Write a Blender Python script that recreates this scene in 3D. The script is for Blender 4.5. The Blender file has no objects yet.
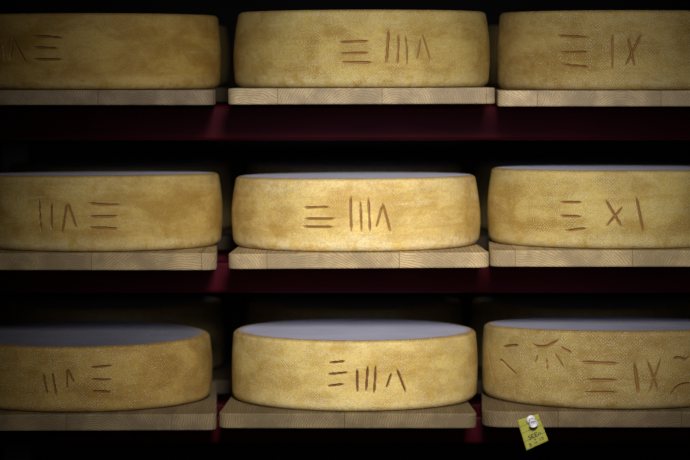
import bpy, bmesh, math, random
import numpy as np
from mathutils import Vector, Matrix
random.seed(4)
scene = bpy.context.scene
col = scene.collection
W, H = 690, 460
D = 5.2                 # camera to the front plane (y = 0)
FPX = 2703.0
HORIZON = 75.0
CAM = Vector((0.0, -D, 1.45))
PITCH = math.atan((H / 2 - HORIZON) / FPX)

# ------------------------------------------------------------------ camera
cd = bpy.data.cameras.new('camera'); cam = bpy.data.objects.new('camera', cd); col.objects.link(cam)
cam.location = CAM
cam.rotation_euler = (math.pi / 2 - PITCH, 0, 0)
cd.sensor_width = 36.0; cd.lens = FPX / W * 36.0
cd.clip_start = 0.05; cd.clip_end = 60
cd.dof.use_dof = True; cd.dof.focus_distance = D + 0.05; cd.dof.aperture_fstop = 2.2
scene.camera = cam
ROT = cam.rotation_euler.to_matrix()
def ray(px, py):
    return (ROT @ Vector(((px - W / 2) / FPX, (H / 2 - py) / FPX, -1.0))).normalized()
def at(px, py, y):
    d = ray(px, py)
    return CAM + d * ((y - CAM.y) / d.y)

# ------------------------------------------------------------------ object helpers
def mesh_obj(name, verts, faces, mat=None, parent=None, smooth=True, attrs=None, uvs=None):
    me = bpy.data.meshes.new(name)
    me.from_pydata(verts, [], faces)
    if smooth:
        me.polygons.foreach_set('use_smooth', [True] * len(me.polygons))
    if attrs:
        for k, v in attrs.items():
            a = me.attributes.new(k, 'FLOAT', 'POINT'); a.data.foreach_set('value', np.asarray(v, dtype=np.float32))
    if mat: me.materials.append(mat)
    me.update()
    o = bpy.data.objects.new(name, me); col.objects.link(o)
    if parent: o.parent = parent
    return o
def bm_obj(name, bm, mat, parent=None, smooth=False):
    me = bpy.data.meshes.new(name); bm.to_mesh(me); bm.free()
    if smooth: me.polygons.foreach_set('use_smooth', [True] * len(me.polygons))
    if mat: me.materials.append(mat)
    o = bpy.data.objects.new(name, me); col.objects.link(o)
    if parent: o.parent = parent
    return o
def empty(name, loc):
    o = bpy.data.objects.new(name, None); col.objects.link(o); o.location = loc
    o.empty_display_size = 0.05
    return o
def tag(o, label, cat, group=None):
    o['label'] = label; o['category'] = cat
    if group: o['group'] = group
def add_box(bm, lo, hi, bevel=0.0, seg=2):
    r = bmesh.ops.create_cube(bm, size=1.0)
    vs = r['verts']
    for v in vs:
        v.co = Vector([(lo[i] + hi[i]) / 2 + v.co[i] * (hi[i] - lo[i]) for i in range(3)])
    if bevel > 0:
        es = list({e for v in vs for e in v.link_edges})
        bmesh.ops.bevel(bm, geom=es, offset=bevel, segments=seg, affect='EDGES', profile=0.5)

# ------------------------------------------------------------------ materials
class NT:
    def __init__(s, name):
        s.m = bpy.data.materials.new(name); s.m.use_nodes = True
        s.t = s.m.node_tree; s.n = s.t.nodes
        s.b = s.n['Principled BSDF']
    def node(s, typ, **kw):
        n = s.n.new(typ)
        for k, v in kw.items(): setattr(n, k, v)
        return n
    def put(s, sock, v):
        if isinstance(v, bpy.types.NodeSocket): s.t.links.new(v, sock)
        elif v is not None: sock.default_value = v
    def math(s, op, a, b=None, c=None, clamp=False):
        n = s.node('ShaderNodeMath', operation=op, use_clamp=clamp)
        for i, v in enumerate((a, b, c)): s.put(n.inputs[i], v)
        return n.outputs[0]
    def mix(s, f, a, b, blend='MIX'):
        n = s.node('ShaderNodeMix', data_type='RGBA', blend_type=blend)
        s.put(n.inputs[0], f)
        s.put(n.inputs[6], a if isinstance(a, bpy.types.NodeSocket) else (*a, 1))
        s.put(n.inputs[7], b if isinstance(b, bpy.types.NodeSocket) else (*b, 1))
        return n.outputs[2]
    def noise(s, vec, scale, detail=4, rough=0.55, dist=0.0):
        n = s.node('ShaderNodeTexNoise'); s.put(n.inputs['Vector'], vec)
        n.inputs['Scale'].default_value = scale; n.inputs['Detail'].default_value = detail
        n.inputs['Roughness'].default_value = rough; n.inputs['Distortion'].default_value = dist
        return n.outputs[0]
    def ramp(s, f, lo, hi):
        n = s.node('ShaderNodeMapRange', interpolation_type='SMOOTHSTEP'); s.put(n.inputs[0], f)
        n.inputs[1].default_value = lo; n.inputs[2].default_value = hi
        return n.outputs[0]
    def comb(s, x, y, z=0.0):
        n = s.node('ShaderNodeCombineXYZ')
        for i, v in enumerate((x, y, z)): s.put(n.inputs[i], v)
        return n.outputs[0]
    def attr(s, name):
        n = s.node('ShaderNodeAttribute'); n.attribute_name = name
        return n.outputs['Fac']
    def bump(s, h, strength, dist):
        n = s.node('ShaderNodeBump'); n.inputs['Strength'].default_value = strength
        n.inputs['Distance'].default_value = dist; s.put(n.inputs['Height'], h)
        s.put(s.b.inputs['Normal'], n.outputs[0])

def rind_nodes(t, seed, tone, pale, dots):
    """colour and height of a smear-ripened, cloth-pressed rind; s along the side, v = height above the board"""
    s, v, hf = t.attr('along'), t.attr('up'), t.attr('frac')
    so = t.math('ADD', s, seed * 3.17)
    vec = t.comb(so, v, seed * 1.3)
    streak = t.noise(t.comb(t.math('MULTIPLY', so, 0.32), t.math('MULTIPLY', v, 2.2), seed), 16, 5, 0.6, 0.3)
    blot = t.noise(t.comb(so, t.math('MULTIPLY', v, 1.6), seed + 5.0), 11, 4, 0.6, 0.4)
    fine = t.noise(vec, 210, 4, 0.75)
    mid = t.noise(vec, 42, 4, 0.6)
    A = tuple(c * k for c, k in zip((0.50, 0.34, 0.095), tone))       # ochre
    B = tuple(c * k for c, k in zip((0.72, 0.565, 0.225), tone))       # straw
    C = tuple(c * k for c, k in zip((0.76, 0.67, 0.43), tone))        # pale bloom
    O = tuple(c * k for c, k in zip((0.47, 0.285, 0.062), tone))      # orange-brown
    c = t.mix(t.ramp(blot, 0.34, 0.64), A, B)
    c = t.mix(t.math('MULTIPLY', t.ramp(streak, 0.50, 0.70), 0.62), c, O)
    low = t.math('SUBTRACT', 1.0, t.ramp(hf, 0.05, 0.26))
    up_band = t.math('MULTIPLY', t.ramp(hf, 0.72, 0.90), 0.35)
    palef = t.math('MULTIPLY', t.math('ADD', t.math('ADD', t.math('MULTIPLY', low, 0.9), up_band),
                   t.math('MULTIPLY', t.ramp(streak, 0.46, 0.30), 0.7)), t.ramp(mid, 0.34, 0.56))
    c = t.mix(t.math('MULTIPLY', palef, pale, None, True), c, C)
    rim = t.ramp(hf, 0.955, 0.995)
    c = t.mix(t.math('MULTIPLY', rim, 0.55), c, (0.30, 0.17, 0.06))
    c = t.mix(t.math('MULTIPLY', t.ramp(fine, 0.40, 0.66), 0.30), c, (0.30, 0.17, 0.03))
    # cloth print: lattice of raised dots
    vo = t.node('ShaderNodeTexVoronoi', voronoi_dimensions='2D', feature='F1'); 
    rot = t.comb(t.math('ADD', so, v), t.math('SUBTRACT', so, v))
    t.put(vo.inputs['Vector'], rot); vo.inputs['Scale'].default_value = 158.0; vo.inputs['Randomness'].default_value = 0.5
    dot = t.math('SUBTRACT', 1.0, t.ramp(vo.outputs['Distance'], 0.05, 0.40))
    wear = t.math('MULTIPLY', t.ramp(t.noise(vec, 60, 4, 0.7), 0.34, 0.66), dots)
    dotw = t.math('MULTIPLY', dot, wear)
    c = t.mix(t.math('MULTIPLY', dotw, 0.72), c, (0.86, 0.79, 0.58))
    speck = t.ramp(t.noise(vec, 420, 2, 0.5), 0.66, 0.74)
    c = t.mix(t.math('MULTIPLY', speck, 0.35), c, (0.9, 0.85, 0.70))
    hgt = t.math('ADD', t.math('MULTIPLY', dotw, 0.55), t.math('ADD', t.math('MULTIPLY', fine, 0.5), t.math('MULTIPLY', mid, 0.7)))
    return c, hgt

def side_mat(seed, tone, pale=0.7, dots=1.0):
    t = NT('cheese rind')
    c, h = rind_nodes(t, seed, tone, pale, dots)
    t.put(t.b.inputs['Base Color'], c); t.b.inputs['Roughness'].default_value = 0.62
    t.b.inputs['Specular IOR Level'].default_value = 0.22
    t.bump(h, 0.8, 0.0020)
    return t.m
def groove_mat(seed, tone, deep):
    t = NT('carved rind groove')
    c, h = rind_nodes(t, seed, tone, 0.4, 0.3)
    g = t.attr('groove')
    c2 = t.mix(t.ramp(g, 0.02, 0.5), c, deep)
    t.put(t.b.inputs['Base Color'], c2); t.b.inputs['Roughness'].default_value = 0.42
    t.b.inputs['Specular IOR Level'].default_value = 0.35
    t.bump(h, 0.3, 0.001)
    return t.m
def top_mat(seed, light_tint):
    t = NT('pale bloomy rind')
    tc = t.node('ShaderNodeTexCoord'); ob = t.node('ShaderNodeVectorMath', operation='ADD')
    t.put(ob.inputs[0], tc.outputs['Object']); ob.inputs[1].default_value = (seed * 2.3, seed, 0)
    v = ob.outputs[0]
    n1 = t.noise(v, 9, 4, 0.6); n2 = t.noise(v, 70, 4, 0.65); n3 = t.noise(v, 320, 2, 0.6)
    c = t.mix(t.ramp(n1, 0.3, 0.7), tuple(0.62 * k for k in light_tint), tuple(0.80 * k for k in light_tint))  # whitish bloom, with the blue of cold light from above put into its colour
    c = t.mix(t.math('MULTIPLY', t.ramp(n2, 0.5, 0.75), 0.3), c, (0.50, 0.44, 0.40))
    r = t.attr('rim')
    e = t.ramp(t.math('ADD', r, t.math('MULTIPLY', t.math('SUBTRACT', n2, 0.5), 0.10)), 0.940, 0.985)
    c = t.mix(e, c, (0.34, 0.22, 0.09))
    t.put(t.b.inputs['Base Color'], c); t.b.inputs['Roughness'].default_value = 0.85
    t.b.inputs['Specular IOR Level'].default_value = 0.15
    t.b.inputs['Sheen Weight'].default_value = 0.35 * light_tint[0]; t.b.inputs['Sheen Roughness'].default_value = 0.5
    t.b.inputs['Sheen Tint'].default_value = (0.78, 0.80, 1.0, 1)
    t.bump(t.math('ADD', n2, t.math('MULTIPLY', n3, 0.6)), 0.5, 0.0012)
    return t.m

def wood_mat(seed, tone, stave=0.115):
    stave *= 1.7
    t = NT('sawn spruce board')
    tc = t.node('ShaderNodeTexCoord'); sp = t.node('ShaderNodeSeparateXYZ'); t.put(sp.inputs[0], tc.outputs['Object'])
    x, y, z = sp.outputs
    xo = t.math('ADD', x, 3.0 + seed * 0.037)
    cell = t.math('FLOOR', t.math('DIVIDE', xo, stave))
    def rnd(k):
        n = t.node('ShaderNodeTexWhiteNoise', noise_dimensions='1D'); t.put(n.inputs['W'], t.math('ADD', cell, seed * 7.7 + k)); return n.outputs['Value']
    cx = t.math('MULTIPLY', t.math('ADD', cell, t.math('ADD', 0.5, t.math('MULTIPLY', t.math('SUBTRACT', rnd(1.3), 0.5), 1.3))), stave)
    cz = t.math('MULTIPLY', t.math('SUBTRACT', rnd(5.1), 1.22), 0.17)
    dx = t.math('SUBTRACT', xo, cx); dz = t.math('SUBTRACT', z, cz)
    vec = t.comb(xo, t.math('MULTIPLY', y, 0.12), z)
    wob = t.math('MULTIPLY', t.math('SUBTRACT', t.noise(vec, 34, 4, 0.6), 0.5), 0.014)
    d = t.math('ADD', t.math('SQRT', t.math('ADD', t.math('MULTIPLY', dx, dx), t.math('MULTIPLY', dz, dz))), wob)
    ring = t.math('MULTIPLY_ADD', t.math('SINE', t.math('MULTIPLY', d, 2 * math.pi / 0.0047)), 0.5, 0.5)
    ring = t.math('POWER', ring, 1.7)
    fib = t.noise(t.comb(xo, t.math('MULTIPLY', y, 0.03), z), 380, 3, 0.7)
    blot = t.noise(vec, 13, 4, 0.6)
    L = tuple(c * k for c, k in zip((0.70, 0.57, 0.38), tone)); Dk = tuple(c * k for c, k in zip((0.33, 0.235, 0.135), tone))
    G = tuple(c * k for c, k in zip((0.34, 0.27, 0.19), tone))
    c = t.mix(t.math('MULTIPLY', ring, 0.60), L, Dk)
    c = t.mix(t.math('MULTIPLY', t.ramp(blot, 0.36, 0.62), 0.80), c, G)
    c = t.mix(t.math('MULTIPLY', t.ramp(fib, 0.48, 0.75), 0.45), c, tuple(k * 0.55 for k in Dk))
    shade = t.math('MULTIPLY_ADD', rnd(9.2), 0.16, 0.86)
    sc_ = t.node('ShaderNodeVectorMath', operation='SCALE'); t.put(sc_.inputs[0], c); t.put(sc_.inputs[3], shade)
    # glue joints between the staves
    fr = t.math('FRACT', t.math('DIVIDE', xo, stave))
    seam = t.math('LESS_THAN', t.math('ABSOLUTE', t.math('SUBTRACT', fr, 0.5)), 0.4965)
    c = t.mix(seam, tuple(k * 0.8 for k in Dk), sc_.outputs[0])
    knot = t.ramp(t.noise(t.comb(xo, t.math('MULTIPLY', y, 0.05), t.math('MULTIPLY', z, 0.7)), 46, 1, 0.4), 0.735, 0.78)
    c = t.mix(t.math('MULTIPLY', knot, 0.75), c, (0.10, 0.055, 0.025))
    t.put(t.b.inputs['Base Color'], c); t.b.inputs['Roughness'].default_value = 0.72
    t.b.inputs['Specular IOR Level'].default_value = 0.2
    t.bump(t.math('ADD', ring, t.math('MULTIPLY', fib, 1.5)), 0.5, 0.0008)
    return t.m
def metal_paint():
    t = NT('dark red paint')
    tc = t.node('ShaderNodeTexCoord')
    n = t.noise(tc.outputs['Object'], 6, 5, 0.6); n2 = t.noise(tc.outputs['Object'], 90, 3, 0.6)
    c = t.mix(t.ramp(n, 0.3, 0.7), (0.038, 0.0011, 0.0055), (0.055, 0.0022, 0.0085))
    chip = t.ramp(n2, 0.72, 0.76)
    c = t.mix(t.math('MULTIPLY', chip, 0.5), c, (0.30, 0.16, 0.22))
    t.put(t.b.inputs['Base Color'], c); t.b.inputs['Roughness'].default_value = 0.45; t.b.inputs['Specular IOR Level'].default_value = 0.05
    t.bump(n2, 0.2, 0.001)
    return t.m
def simple(name, rgb, rough=0.6, spec=0.4, var=0.12, scale=30, metallic=0):
    t = NT(name); tc = t.node('ShaderNodeTexCoord')
    n = t.noise(tc.outputs['Object'], scale, 4, 0.6)
    c = t.mix(n, tuple(k * (1 - var) for k in rgb), tuple(min(1, k * (1 + var)) for k in rgb))
    t.put(t.b.inputs['Base Color'], c); t.b.inputs['Roughness'].default_value = rough
    t.b.inputs['Specular IOR Level'].default_value = spec; t.b.inputs['Metallic'].default_value = metallic
    return t.m
def stone(name, rgb):
    t = NT(name); tc = t.node('ShaderNodeTexCoord')
    n = t.noise(tc.outputs['Object'], 3, 8, 0.65); 
    c = t.mix(t.ramp(n, 0.3, 0.7), tuple(k * 0.6 for k in rgb), rgb)
    t.put(t.b.inputs['Base Color'], c); t.b.inputs['Roughness'].default_value = 0.9
    t.bump(n, 0.5, 0.02)
    return t.m

# ------------------------------------------------------------------ cheese wheel
def profile(R, h, bulge):
    """(radius, height) of the side from the foot of the rim to the edge of the top face"""
    rb, rt = 0.016, 0.010
    pts = []
    def rad(z):
        u = (z / h - 0.42) / 0.58 if z / h > 0.42 else (z / h - 0.42) / 0.42
        return R - bulge * (abs(u) ** 2.0) * (1.0 if z / h > 0.42 else 0.45)
    for i in range(9):
        a = math.pi / 2 * i / 8
        pts.append((rad(rb) - rb + rb * math.sin(a), rb - rb * math.cos(a)))
    n = max(8, int((h - rb - rt) / 0.0014))
    for i in range(1, n):
        z = rb + (h - rb - rt) * i / n
        pts.append((rad(z), z))
    for i in range(9):
        a = math.pi / 2 * i / 8
        pts.append((rad(h - rt) - rt + rt * math.cos(a), h - rt + rt * math.sin(a)))
    return pts

def to_surface(px, py, c, R, h, tilt, skew, roll):
    """photo point -> (angle from the front, height) on the wheel's side"""
    d = ray(px, py); ox, oy = CAM.x - c.x, CAM.y - c.y
    a = d.x ** 2 + d.y ** 2; b = 2 * (ox * d.x + oy * d.y); cc = ox * ox + oy * oy - R * R
    disc = b * b - 4 * a * cc
    k = (-b - math.sqrt(max(disc, 0))) / (2 * a)
    p = CAM + d * k
    x, y = p.x - c.x, p.y - c.y
    z = p.z - c.z + math.sin(roll) * x
    return math.atan2(x, -y), z / (1 + (tilt * y + skew * x) / h)

def catmull(P, n=6):
    if len(P) < 3: return P
    Q = [P[0]] + list(P) + [P[-1]]; out = []
    for i in range(1, len(Q) - 2):
        p0, p1, p2, p3 = (np.array(q, float) for q in Q[i - 1:i + 3])
        for k in range(n):
            u = k / n
            out.append(tuple(0.5 * (2 * p1 + (p2 - p0) * u + (2 * p0 - 5 * p1 + 4 * p2 - p3) * u * u + (3 * p1 - p0 - 3 * p2 + p3) * u ** 3)))
    out.append(tuple(P[-1]))
    return out

def make_wheel(loc, R, h, strokes, tilt, skew, mats, label, group, bulge=0.010, width=0.0046, depth=0.0058, roll=0.0):
    sm, gm, tm = mats
    root = empty('cheese_wheel', loc)
    root.rotation_euler = (0, roll, 0)
    tag(root, label, 'cheese wheel', group)
    P = profile(R, h, bulge); pr = np.array([p[0] for p in P]); pz = np.array([p[1] for p in P])
    S = []
    for st in strokes:
        w = width; dp = depth
        if isinstance(st, dict): w, dp, st = width * st.get('w', 1), depth * st.get('d', 1), st['p']
        S.append(([to_surface(x, y, loc, R, h, tilt, skew, roll) for x, y in catmull(st)], w, dp))
    # angles: fine where the marks are, coarse elsewhere
    if S:
        al = [a for pl, _, _ in S for a, _ in pl]
        a0, a1 = max(min(al) - 0.06, -1.7), min(max(al) + 0.06, 1.7)
        nf = int((a1 - a0) * R / 0.0014)
        fine = np.linspace(a0, a1, nf)
        rest = np.linspace(a1, a0 + 2 * math.pi, max(24, int((a0 + 2 * math.pi - a1) / 0.02)))[1:-1]
        th = np.concatenate([fine, rest]); th = np.sort((th + math.pi) % (2 * math.pi) - math.pi)
    else:
        th = np.linspace(-math.pi, math.pi, 240, endpoint=False)
        keep = np.r_[0:9, 9:len(P) - 9:8, len(P) - 9:len(P)]; pr, pz = pr[keep], pz[keep]
    nt, npz = len(th), len(pr)
    TH, PR = np.meshgrid(th, pr); _, PZ = np.meshgrid(th, pz)
    groove = np.zeros_like(TH); disp = np.zeros_like(TH); owner = np.full(TH.shape, -1)
    for k, (pl, w, dp) in enumerate(S):
        best = np.full(TH.shape, 9.0); along = np.zeros_like(TH)
        L = [math.hypot((b[0] - a[0]) * R, b[1] - a[1]) for a, b in zip(pl, pl[1:])]; tot = sum(L); acc = 0
        for (a, b), l in zip(zip(pl, pl[1:]), L):
            ax, ay, bx, by = a[0] * R, a[1], b[0] * R, b[1]
            u = np.clip(((TH * R - ax) * (bx - ax) + (PZ - ay) * (by - ay)) / max(l * l, 1e-9), 0, 1)
            d = np.hypot(TH * R - ax - u * (bx - ax), PZ - ay - u * (by - ay))
            m = d < best; best = np.where(m, d, best); along = np.where(m, (acc + u * l) / tot, along); acc += l
        taper = np.clip(np.minimum(along, 1 - along) * 5 + 0.14, 0, 1)        # a knife cut, thin at both ends
        ww = w * (0.55 + 0.45 * taper)
        q = np.clip(best / (ww * 0.5), 0, 3)
        g = np.where(q < 1, 1 - q * q, 0) * taper
        lip = 0.20 * np.exp(-((q - 1.25) / 0.30) ** 2) * taper
        disp = np.minimum(disp, -dp * g) + dp * 0.4 * lip * (groove < 0.05)
        owner = np.where((g > 0.02) & (owner < 0), k, owner)
        groove = np.maximum(groove, g)
    rng = np.random.RandomState(int(abs(loc.x * 1000) + loc.z * 700))
    lump = 0
    for _ in range(7):                                                       # hand-made, slightly uneven
        kx, kz, ph, am = rng.randint(2, 14), rng.uniform(0, 60), rng.uniform(0, 6.28), rng.uniform(0.2, 0.8)
        lump = lump + am * np.sin(TH * kx + PZ * kz + ph)
    lump = lump * 0.0006
    RR = PR + disp + lump
    X, Y = RR * np.sin(TH), -RR * np.cos(TH)
    Z = PZ + (PZ / h) * (tilt * Y + skew * X)
    verts = np.stack([X, Y, Z], -1).reshape(-1, 3)
    at_ = {'along': (TH * R).ravel(), 'up': PZ.ravel(), 'frac': (PZ / h).ravel(), 'groove': groove.ravel()}
    i, j = np.meshgrid(np.arange(npz - 1), np.arange(nt), indexing='ij')
    j2 = (j + 1) % nt
    quads = np.stack([i * nt + j, i * nt + j2, (i + 1) * nt + j2, (i + 1) * nt + j], -1).reshape(-1, 4)
    ow = owner.ravel()[quads]
    fo = ow.max(1)
    def sub(mask, name, mat):
        q = quads[mask]; ids, inv = np.unique(q, return_inverse=True)
        return mesh_obj(name, verts[ids].tolist(), inv.reshape(-1, 4).tolist(), mat, root, True, {k: v[ids] for k, v in at_.items()})
    sub(fo < 0, 'side_rind', sm)
    for k in range(len(S)):
        if (fo == k).any(): sub(fo == k, 'carved_stroke', gm)
    # top and bottom faces
    for which, name, mat, row in ((1, 'top_face', tm, npz - 1), (0, 'bottom_face', sm, 0)):
        rings = [1, 0.985, 0.965, 0.94, 0.9, 0.8, 0.6, 0.3]
        V, F, A = [], [], []
        base = verts[row * nt:(row + 1) * nt]
        for r in rings:
            dz = (0.0012 * (1 - r ** 6)) if which else 0.0
            for p in base: V.append((p[0] * r, p[1] * r, (h if which else 0) + (tilt * p[1] * r + skew * p[0] * r) * which + dz)); A.append(r)
        for q in range(len(rings) - 1):
            for a in range(nt):
                b = (a + 1) % nt
                f = (q * nt + a, q * nt + b, (q + 1) * nt + b, (q + 1) * nt + a)
                F.append(f if which else f[::-1])
        V.append((0, 0, h + 0.0012 if which else 0)); A.append(0); c = len(V) - 1; q = len(rings) - 1
        for a in range(nt):
            b = (a + 1) % nt
            F.append((q * nt + a, q * nt + b, c) if which else (c, q * nt + b, q * nt + a))
        o = mesh_obj(name, V, F, mat, root, True, {'rim': A, 'along': [v[0] for v in V], 'up': [v[1] for v in V], 'frac': [0.5] * len(V), 'groove': [0] * len(V)})
        if which: o['label'] = 'pale bluish white top face'
    return root

# ------------------------------------------------------------------ boards
BOARD_DEPTH = 0.56
def make_board(xl, xr, ytop, ybot, seed, tone, label, cl=0.022, cr=0.022, roll=0.0, stave=0.115):
    a, b = at(xl, ytop, 0.0), at(xr, ytop, 0.0); th = a.z - at(xl, ybot, 0.0).z
    w = b.x - a.x
    loc = Vector(((a.x + b.x) / 2, 0.0, a.z))
    # plan outline with rounded corners, then straight walls and an eased arris top and bottom
    def outline(inset):
        pts = []
        x0, x1, y0, y1 = -w / 2 + inset, w / 2 - inset, inset, BOARD_DEPTH - inset
        for (cx, cy, sx, sy, r, a0) in ((x0, y0, 1, 1, cl, 180), (x1, y0, -1, 1, cr, 270), (x1, y1, -1, -1, 0.015, 0), (x0, y1, 1, -1, 0.015, 90)):
            r = max(r - inset, 0.002)
            for k in range(7):
                an = math.radians(a0 + 90 * k / 6)
                yy = cy + sy * r + r * math.sin(an)
                pts.append(((cx + sx * r + r * math.cos(an)) * (1 - 0.18 * yy), yy))
        return pts
    e = 0.0032
    levels = [(e, 0), (e * 0.3, -e * 0.3), (0, -e), (0, -th + e), (e * 0.3, -th + e * 0.3), (e, -th)]
    bm = bmesh.new(); rows = [[bm.verts.new((x, y, z)) for x, y in outline(i)] for i, z in levels]
    n = len(rows[0])
    for r0, r1 in zip(rows, rows[1:]):
        for k in range(n): bm.faces.new((r0[k], r1[k], r1[(k + 1) % n], r0[(k + 1) % n]))
    bm.faces.new(rows[0]); bm.faces.new(rows[-1][::-1])
    bmesh.ops.recalc_face_normals(bm, faces=bm.faces)
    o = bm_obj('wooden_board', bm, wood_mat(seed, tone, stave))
    o.location = loc; o.rotation_euler = (0, roll, 0)
    tag(o, label, 'board', 'shelf boards under the cheese wheels')
    return loc, th

# ------------------------------------------------------------------ contents of the shelves
WOOD = (1.0, 1.0, 1.0)
B = {}
specs = {
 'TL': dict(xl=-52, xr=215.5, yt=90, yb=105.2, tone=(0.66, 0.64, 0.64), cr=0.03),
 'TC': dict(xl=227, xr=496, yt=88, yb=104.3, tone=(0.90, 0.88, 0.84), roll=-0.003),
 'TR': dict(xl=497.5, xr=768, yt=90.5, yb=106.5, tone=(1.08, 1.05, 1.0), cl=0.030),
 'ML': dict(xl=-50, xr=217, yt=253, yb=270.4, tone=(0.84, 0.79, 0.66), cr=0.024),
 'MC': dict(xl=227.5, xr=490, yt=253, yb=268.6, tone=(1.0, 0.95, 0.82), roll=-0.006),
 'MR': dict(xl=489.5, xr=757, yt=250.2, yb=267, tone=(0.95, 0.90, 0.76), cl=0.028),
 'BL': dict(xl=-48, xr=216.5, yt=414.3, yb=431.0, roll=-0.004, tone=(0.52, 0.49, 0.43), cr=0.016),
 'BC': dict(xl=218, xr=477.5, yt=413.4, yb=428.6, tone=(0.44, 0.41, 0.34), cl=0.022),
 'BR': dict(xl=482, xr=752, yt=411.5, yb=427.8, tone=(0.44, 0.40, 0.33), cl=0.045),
}
blabel = {
 'TL': 'grey-toned wooden board under the top shelf wheel with the cut off numeral',
 'TC': 'pale wooden board in the middle of the top shelf',
 'TR': 'pale wooden board on the top shelf under the wheel marked I X',
 'ML': 'wooden board on the middle shelf under the wheel marked with two upright strokes',
 'MC': 'bright yellowish wooden board in the middle of the middle shelf',
 'MR': 'wooden board on the middle shelf under the wheel marked X I',
 'BL': 'wooden board at the dark left end of the bottom shelf',
 'BC': 'brownish wooden board in the middle of the bottom shelf',
 'BR': 'brownish wooden board on the bottom shelf with the yellow tag pinned to it',
}
for k, key in enumerate(specs):
    s = specs[key]
    B[key] = make_board(s['xl'], s['xr'], s['yt'], s['yb'], 1.7 + k * 2.9, s['tone'], blabel[key], s.get('cl', 0.022), s.get('cr', 0.022), s.get('roll', 0.0), (0.13, 0.118, 0.14, 0.125, 0.15, 0.133, 0.12, 0.16, 0.14)[k])

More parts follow.
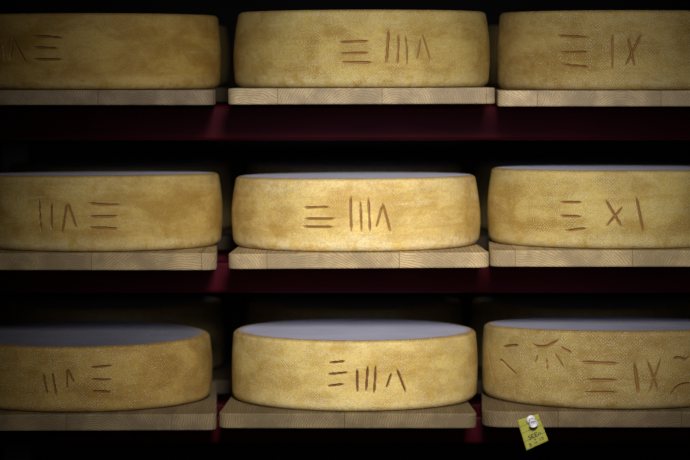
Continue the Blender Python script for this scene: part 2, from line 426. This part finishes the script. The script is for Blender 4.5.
wheels = {
 'TL': dict(xl=-32, xr=220.5, top=13.0, tilt=0, skew=0, tone=(0.84, 0.74, 0.50), pale=0.7, dots=0.35,
   label='ochre cheese wheel on the top shelf whose carved numeral is cut off by the frame',
   st=[[(32.3, 36.4), (47, 36.6), (62.6, 38)], [(32.3, 47.2), (57.8, 48.4)], [(33.3, 59.3), (62.3, 59.3)], [(12.8, 39.5), (9.8, 60)], [(12.2, 37.6), (25.8, 62.5)], [(2, 39.4), (4.9, 62)]]),
 'TC': dict(xl=234.5, xr=489.5, top=9.5, tilt=0, skew=0, tone=(0.86, 0.83, 0.64), pale=0.8, dots=0.9, roll=-0.003,
   label='tallest cheese wheel, in the middle of the top shelf, with long carved strokes',
   st=[[(338.5, 42.2), (370, 41)], [(340, 53.5), (369.3, 52.8)], [(340.5, 62), (373.4, 62.5)], {'p': [(389.2, 29.2), (386.4, 64)], 'w': 1.2}, [(399, 33.7), (397.8, 65)], [(406.3, 34.5), (407.5, 66)], [(421.5, 38.5), (417.2, 59.7)], [(423.3, 33.7), (431, 63)]]),
 'TR': dict(xl=497, xr=753, top=10.0, tilt=0, skew=0, tone=(0.70, 0.66, 0.52), pale=0.6, dots=1.0,
   label='cheese wheel on the top shelf carved with three bars, I and X',
   st=[[(556, 35.8), (588.3, 37.2)], [(559.5, 52.5), (588.3, 51.9)], [(561.2, 64.7), (588.3, 66.8)], [(612.4, 34.1), (612.4, 70.3)], [(627.7, 37.6), (635, 67.2)], [(641.6, 33.8), (624.9, 66.8)]]),
 'ML': dict(xl=-30, xr=222, top=175.5, tilt=-0.020, skew=0.006, tone=(0.93, 0.86, 0.66), pale=0.9, dots=0.4,
   label='cheese wheel on the middle shelf carved with two uprights, an upside-down V and three bars',
   st=[[(38.3, 198.7), (41, 231.7)], [(51.1, 202.9), (51.5, 229.3)], {'p': [(66.8, 202.9), (61.9, 234.2)], 'd': 1.2}, [(67.8, 202.9), (76.5, 228.3)], [(88.7, 203.2), (104, 204.6), (121, 204.6)], [(89.7, 216.4), (118.3, 216.1)], [(89.4, 227.2), (119.3, 228.6)]]),
 'MC': dict(xl=232, xr=480, top=178.6, tilt=-0.010, skew=0, tone=(1.15, 1.10, 0.98), pale=1.1, dots=0.9, roll=-0.006,
   label='brightest cheese wheel, in the middle of the middle shelf, with deep carved strokes',
   st=[[(303, 207.6), (329.8, 207)], [(303, 218.7), (335.7, 218.7)], [(301.5, 226.6), (334.2, 227)], {'p': [(351, 195.3), (351.4, 233.1)], 'w': 1.15}, [(360.6, 200.4), (361.9, 233.1)], [(369, 197.2), (370.2, 233.1)], [(382.7, 205.5), (376.4, 228)], {'p': [(383.1, 202.6), (391, 233.1)], 'w': 1.1}]),
 'MR': dict(xl=487.5, xr=741, top=170.5, tilt=-0.012, skew=0, tone=(0.91, 0.89, 0.72), pale=0.7, dots=1.0,
   label='cheese wheel on the middle shelf carved with three bars, X and I',
   st=[[(559, 202.2), (581.8, 202.2)], [(559, 215.8), (581.8, 216.5)], [(564.5, 230.8), (586.4, 228.2)], {'p': [(605.3, 199.5), (622.2, 227.3)], 'w': 1.2}, [(623.2, 206.4), (605.9, 226.6)], {'p': [(636.6, 196.6), (643.7, 233.1)], 'w': 1.2}]),
 'BL': dict(xl=-46, xr=211.5, top=347.3, tilt=0.010, skew=0.0, roll=-0.004, tone=(0.70, 0.60, 0.38), pale=0.35, dots=0.9,
   label='dark golden cheese wheel on the bottom shelf with faint small carved strokes',
   st=[[(43.2, 373.6), (47.5, 394.7)], [(52.3, 372.1), (56.5, 397)], [(67.2, 369.3), (67.2, 389)], [(67.8, 369.3), (74.3, 382.9)], [(91, 367.3), (113, 365.6)], [(91.8, 379.2), (112.4, 379.5)], [(92.4, 391), (111.6, 391.4)]]),
 'BC': dict(xl=231, xr=478, top=341.0, tilt=0.0, skew=0, tone=(1.06, 1.03, 0.88), pale=0.6, dots=1.15,
   label='cheese wheel in the middle of the bottom shelf with broad pale top showing',
   st=[[(328.7, 362.8), (345, 361.3)], [(327.5, 374.3), (348.3, 372.3)], [(327.2, 386), (344, 384)], {'p': [(357.1, 368.8), (357.5, 392.8)], 'd': 1.4}, {'p': [(367.8, 366), (366.1, 392)], 'd': 1.4}, {'p': [(376, 365.2), (374.2, 394.6)], 'd': 1.4}, {'p': [(391.7, 373.2), (386.7, 388)], 'd': 1.6}, {'p': [(397.1, 369.1), (406.7, 393.8)], 'd': 1.6}]),
 'BR': dict(xl=482.5, xr=745, top=331.0, tilt=-0.036, skew=0.0, tone=(0.62, 0.59, 0.50), pale=0.45, dots=0.8,
   label='cheese wheel on the bottom shelf with a rayed sun-like drawing carved beside I X',
   st=[{'p': [(487.4, 345.2), (490, 362), (496, 386.4)], 'd': 0.3}, [(501, 347.2), (509, 345.6), (517.6, 345.2)], [(497.6, 362.5), (500.6, 360), (507, 366), (516.2, 374.2)],
       [(530.5, 343.3), (536.8, 346.4), (546.6, 345.8), (558.3, 339.4)], [(537.4, 355.6), (533.8, 363.3)], [(546, 358.6), (547.1, 370.7)], [(554.4, 353.5), (563.2, 366.8)], [(560.3, 347.2), (571, 352.5)],
       {'p': [(579.6, 362), (619.7, 363.7)], 'w': 1.25}, {'p': [(586.6, 380), (616.9, 380.4)], 'w': 1.2}, [(584.2, 392.2), (618, 392.6)],
       {'p': [(634.6, 362.7), (638.8, 394.7)], 'w': 1.5}, [(647.5, 360.2), (659, 393.3)], [(661.4, 358.5), (648.6, 394.7)],
       [(673.8, 358.3), (680, 357.5), (685, 359.5), (690, 357.5)], [(670.5, 395.8), (676.3, 387.5), (683.8, 383.8), (692.5, 383.8)]]),
}
FRONT = 0.012
placed = {}
for k, key in enumerate(wheels):
    s = wheels[key]
    R = 0.25
    for _ in range(4):                                    # silhouette width at the depth of the centre
        yc = FRONT + R
        a, b = at(s['xl'], 130, yc), at(s['xr'], 130, yc); R = (b.x - a.x) / 2
    cx = (a.x + b.x) / 2; yc = FRONT + R
    zb = B[key][0].z + 0.0006 - math.sin(s.get('roll', 0.0)) * (cx - B[key][0].x)
    h = at(s['xl'], s['top'], FRONT + 0.008).z - zb
    h = h + s['tilt'] * R                                  # tilt raises the front
    seed = 0.9 + 1.37 * k
    deep = {'BL': (0.22, 0.10, 0.030), 'BC': (0.20, 0.085, 0.030), 'BR': (0.30, 0.155, 0.052)}.get(key, (0.31, 0.155, 0.052))
    mats = (side_mat(seed, s['tone'], s['pale'], s['dots']), groove_mat(seed, s['tone'], deep), top_mat(seed, tuple(k * {'BL': 0.34, 'BC': 0.82, 'BR': 0.58}.get(key, 0.78) for k in (0.72, 0.74, 1.06))))
    placed[key] = (cx, yc, zb, R, h)
    make_wheel(Vector((cx, yc, zb)), R, h, s['st'], s['tilt'], s['skew'], mats, s['label'], 'front cheese wheels', roll=s.get('roll', 0.0), width={'BL': 0.0038, 'BR': 0.0044}.get(key, 0.0043), bulge={'TL': 0.005, 'TC': 0.009, 'TR': 0.006, 'ML': 0.006, 'BL': 0.007, 'BC': 0.005, 'BR': 0.005}.get(key, 0.010))

# rear wheels, on the rack's own rear planks
REAR_Y = 0.60
rear_z = {'T': B['TC'][0].z - 0.002, 'M': B['MC'][0].z - 0.002, 'B': B['BC'][0].z - 0.002}
rl = {
 'TL': 'shadowed cheese wheel standing behind the wheel with the cut off numeral on the top shelf',
 'TR': 'shadowed cheese wheel standing behind the top shelf wheel marked I X',
 'ML': 'shadowed cheese wheel standing behind the middle shelf wheel marked with two uprights',
 'MC': 'shadowed cheese wheel standing behind the brightest wheel of the middle shelf',
 'MR': 'shadowed cheese wheel standing behind the middle shelf wheel marked X I',
 'BL': 'shadowed cheese wheel standing behind the dark golden wheel on the bottom shelf',
 'BC': 'shadowed cheese wheel standing behind the wheel in the middle of the bottom shelf',
 'BR': 'shadowed cheese wheel standing behind the wheel with the carved sun-like drawing',
}
rear_shade_mats = (side_mat(31.0, (0.26, 0.26, 0.26), 0.4, 0.5), None, top_mat(33.0, (0.3, 0.3, 0.34)))  # darkened copies of the rind: the rear row's shade is put into the colour
for k, key in enumerate(rl):
    cx, yc, zb, R, h = placed[key]
    hh = at(300, {'T': 24, 'M': 167, 'B': 309}[key[0]], REAR_Y + 0.02).z - rear_z[key[0]]
    dx = {'TL': at(229.5, 50, REAR_Y + R).x - (cx + R)}.get(key, 0.0)
    make_wheel(Vector((cx + dx, REAR_Y + R + 0.01, rear_z[key[0]] + 0.0002)), R, min(hh, 0.155), [], 0, 0, rear_shade_mats, rl[key], 'rear cheese wheels')

# ------------------------------------------------------------------ rack
red = metal_paint(); grey = simple('dull grey steel', (0.16, 0.18, 0.21), 0.5, 0.4, 0.2, 12)
xw0, xw1 = at(-330, 200, 0.2).x, at(1020, 200, 0.2).x
rack = empty('storage_rack', (0, 0.25, 0)); tag(rack, 'dark red painted steel rack carrying the boards and cheese wheels', 'rack')
def part(name, boxes, mat, bevel=0.004):
    bm = bmesh.new()
    for lo, hi in boxes: add_box(bm, (lo[0], lo[1] - 0.25, lo[2]), (hi[0], hi[1] - 0.25, hi[2]), bevel)
    return bm_obj(name, bm, mat, rack)
rowbot = {r: min(B[r + c][0].z - B[r + c][1] - 0.27 * abs(math.sin(specs[r + c].get('roll', 0.0))) for c in 'LCR') for r in 'TMB'}
post_wood = wood_mat(88.0, (0.16, 0.145, 0.13), 0.2)
for r, bh in (('T', 0.070), ('M', 0.062), ('B', 0.056)):
    zt = rowbot[r] - 0.0008
    part('shelf_beam', [((xw0, 0.24, zt - bh), (xw1, 0.29, zt))], red, 0.006)
    part('shelf_beam', [((xw0, 0.45, zt - bh), (xw1, 0.50, zt))], red, 0.006)
    zr = rear_z[r]
    part('rear_plank', [((xw0 + 0.02, 0.585, zr - 0.03), (xw1 - 0.02, 1.15, zr))], post_wood, 0.003)
    for y in (0.68, 1.0):
        part('shelf_beam', [((xw0, y, zr - 0.03 - 0.055), (xw1, y + 0.05, zr - 0.0305))], red, 0.006)
ztop = at(0, -230, 0.2).z
for px in (-330, 1020):
    for y in (0.325, 0.70):
        x = at(px, 200, 0.2).x
        part('upright', [((x - 0.03, y - 0.03, 0), (x + 0.03, y + 0.06, ztop))], red)
        part('foot_plate', [((x - 0.06, y - 0.06, 0), (x + 0.06, y + 0.09, 0.008))], red, 0.002)
x = at(15, 150, 1.2).x
part('upright', [((x - 0.032, 1.19, 0), (x + 0.032, 1.24, rear_z['T'] - 0.031))], grey)

# ------------------------------------------------------------------ yellow tag and its pushpin
card = simple('yellow card', (0.37, 0.36, 0.055), 0.6, 0.25, 0.14, 60)
ink = simple('dark ink', (0.02, 0.025, 0.02), 0.6, 0.2)
line_ink = simple('printed line', (0.12, 0.14, 0.03), 0.6, 0.2)
Y0 = -0.0007
c = [at(517.2, 420.3, Y0), at(538.2, 413.8, Y0), at(548.2, 440.0, Y0), at(526.3, 450.0, Y0)]   # tl tr br bl
org = at(531, 420, Y0)
paper = empty('hanging_tag', org); tag(paper, 'small yellow paper tag with handwriting hanging from the front edge of a board', 'tag')
def on_card(u, v, lift=0.0):
    p = (c[0] * (1 - u) + c[1] * u) * (1 - v) + (c[3] * (1 - u) + c[2] * u) * v
    yy = -0.011 * max(0, v - 0.25) ** 1.5 - 0.003 * (u - 0.5) ** 2 * v
    return Vector((p.x, Y0 + yy - lift, p.z)) - org
V, F = [], []
NU, NV = 12, 16
for side in (0, 1):
    for i in range(NV + 1):
        for j in range(NU + 1): V.append(on_card(j / NU, i / NV, -0.0004 if side else 0))
n1 = (NU + 1) * (NV + 1)
for i in range(NV):
    for j in range(NU):
        a = i * (NU + 1) + j; q = (a, a + NU + 1, a + NU + 2, a + 1)
        F.append(q); F.append(tuple(x + n1 for x in q[::-1]))
edge = [j for j in range(NU)] + [i * (NU + 1) + NU for i in range(NV)] + [NV * (NU + 1) + j for j in range(NU, 0, -1)] + [i * (NU + 1) for i in range(NV, 0, -1)]
for a, b in zip(edge, edge[1:] + edge[:1]): F.append((a, b, b + n1, a + n1))
mesh_obj('card', V, F, card, paper, True)
def ribbon(lines, w, lift):
    V, F = [], []
    for pl in lines:
        for (u0, v0), (u1, v1) in zip(pl, pl[1:]):
            n = max(1, int(math.hypot(u1 - u0, v1 - v0) * 12))
            P = [on_card(u0 + (u1 - u0) * k / n, v0 + (v1 - v0) * k / n, lift) for k in range(n + 1)]
            for a, b in zip(P, P[1:]):
                d = (b - a).normalized(); s = Vector((d.z, 0, -d.x)).normalized() * w / 2
                k = len(V); V += [a - s, b - s, b + s, a + s]; F.append((k, k + 1, k + 2, k + 3))
    return V, F
for v in (0.235, 0.45, 0.72):
    Vv, Ff = ribbon([[(0.02, v), (0.98, v - 0.03)]], 0.0009, 0.0003); o = mesh_obj('printed_line', Vv, Ff, line_ink, paper, False); o['label'] = 'dark ruled line'
def gl(ch, x, y, w, h):
    G = {'S': [[(1, .1), (.3, 0), (0, .25), (1, .7), (.7, 1), (0, .9)]], 'E': [[(1, 0), (0, 0), (0, 1), (1, 1)], [(0, .5), (.8, .5)]],
         'n': [[(0, .45), (0, 1)], [(0, .6), (.5, .45), (.9, .6), (1, 1)]], '+': [[(.5, .2), (.5, .9)], [(.1, .55), (.95, .5)]],
         'B': [[(0, 0), (0, 1), (.7, .95), (.9, .7), (.1, .5), (.8, .25), (0, 0)]], '.': [[(.3, .9), (.6, 1)]], 'u': [[(0, .4), (.1, .9), (.6, 1), (.9, .4), (1, 1)]],
         'l': [[(.5, 0), (.4, 1)]], 'i': [[(.5, .4), (.45, 1)]], '0': [[(.5, 0), (0, .5), (.5, 1), (1, .5), (.5, 0)]]}
    return [[(x + a * w, y + b * h) for a, b in pl] for pl in G[ch]]
for txt, x, y, w, h in (('SEEn', 0.24, 0.60, 0.115, 0.125), ('+', 0.44, 0.745, 0.10, 0.085), ('B.u.l0', 0.20, 0.835, 0.085, 0.095)):
    L = []
    for k, ch in enumerate(txt): L += gl(ch, x + k * w * 1.32, y - k * 0.008, w, h)
    Vv, Ff = ribbon(L, 0.0015 if h > 0.1 else 0.0011, 0.0005); mesh_obj('handwriting', Vv, Ff, ink, paper, False)
# pushpin: collar, waist and flared head turned about an axis that leans out to the right and down
white = simple('white plastic', (0.80, 0.80, 0.88), 0.3, 0.5, 0.04); steel = simple('pin steel', (0.5, 0.5, 0.52), 0.25, 0.5, 0.05, 30, 1)
pin_at = at(530.2, 418.6, Y0 - 0.0006)
pin = empty('pushpin', pin_at); tag(pin, 'white plastic pushpin holding the yellow tag to the board', 'pushpin')
ax = Vector((0.26, -1.0, -0.36)).normalized()
def lathe(name, prof, mat, par, n=28):
    q = Vector((0, 0, 1)).rotation_difference(ax).to_matrix()
    V, F = [], []
    for r, z in prof:
        for k in range(n):
            a = 2 * math.pi * k / n; V.append(q @ Vector((r * 1.2 * math.cos(a), r * 1.2 * math.sin(a), z * 1.1 if z > 0.0021 else z)))
    for i in range(len(prof) - 1):
        for k in range(n):
            b = (k + 1) % n; F.append((i * n + k, i * n + b, (i + 1) * n + b, (i + 1) * n + k))
    F.append(tuple(range(n))[::-1]); F.append(tuple((len(prof) - 1) * n + k for k in range(n)))
    return mesh_obj(name, V, F, mat, par, True)
lathe('collar', [(0.0055, 0.0018), (0.0074, 0.0026), (0.0078, 0.0040), (0.0070, 0.0056), (0.0046, 0.0070)], white, pin)
lathe('grip', [(0.0044, 0.0068), (0.0038, 0.0110), (0.0040, 0.0150), (0.0056, 0.0178)], white, pin)
lathe('head', [(0.0054, 0.0176), (0.0069, 0.0186), (0.0072, 0.0200), (0.0068, 0.0212), (0.0060, 0.0214), (0.0052, 0.0206), (0.0044, 0.0190)], white, pin)
lathe('needle', [(0.0002, -0.0012), (0.0005, 0.0), (0.0005, 0.0022)], steel, pin, 10)['label'] = 'thin steel needle'

# ------------------------------------------------------------------ setting
def setting(name, lo, hi, mat):
    bm = bmesh.new(); add_box(bm, lo, hi); o = bm_obj(name, bm, mat); o['kind'] = 'structure'; return o
setting('wall_back', (-4, 1.7, 0), (4, 1.9, 3.2), stone('cellar stone', (0.012, 0.011, 0.012)))
setting('floor', (-4, -7, -0.1), (4, 1.9, 0), stone('cellar floor', (0.06, 0.055, 0.05)))

# ------------------------------------------------------------------ light
def spot(name, loc, aim, energy, rgb, ang, radius, blend=1.0):
    l = bpy.data.lights.new(name, 'SPOT'); l.energy = energy; l.color = rgb; l.spot_size = math.radians(ang); l.spot_blend = blend
    l.shadow_soft_size = radius
    o = bpy.data.objects.new(name, l); col.objects.link(o); o.location = loc
    o.rotation_euler = (Vector(aim) - Vector(loc)).to_track_quat('-Z', 'Y').to_euler(); return o
tgt = at(402, 270, 0.0)
spot('key_light', (0.25, -2.95, tgt.z + 1.18), tgt, 480, (1.0, 0.94, 0.81), 24, 0.32)
spot('wide_light', (0.15, -3.2, tgt.z + 1.35), tgt, 70, (1.0, 0.93, 0.78), 42, 0.20)
spot('cool_light', (0.1, -2.8, tgt.z + 0.66), tgt, 46, (0.50, 0.60, 1.0), 30, 0.25)
spot('fill_light', (0.0, -5.0, 1.55), tgt, 36, (1.0, 0.86, 0.72), 22, 0.15)
w = bpy.data.worlds.new('world'); scene.world = w; w.use_nodes = True
w.node_tree.nodes['Background'].inputs[0].default_value = (0.5, 0.6, 1.0, 1); w.node_tree.nodes['Background'].inputs[1].default_value = 0.0015
scene.view_settings.view_transform = 'Standard'; scene.view_settings.look = 'None'
scene.view_settings.exposure = 0.0
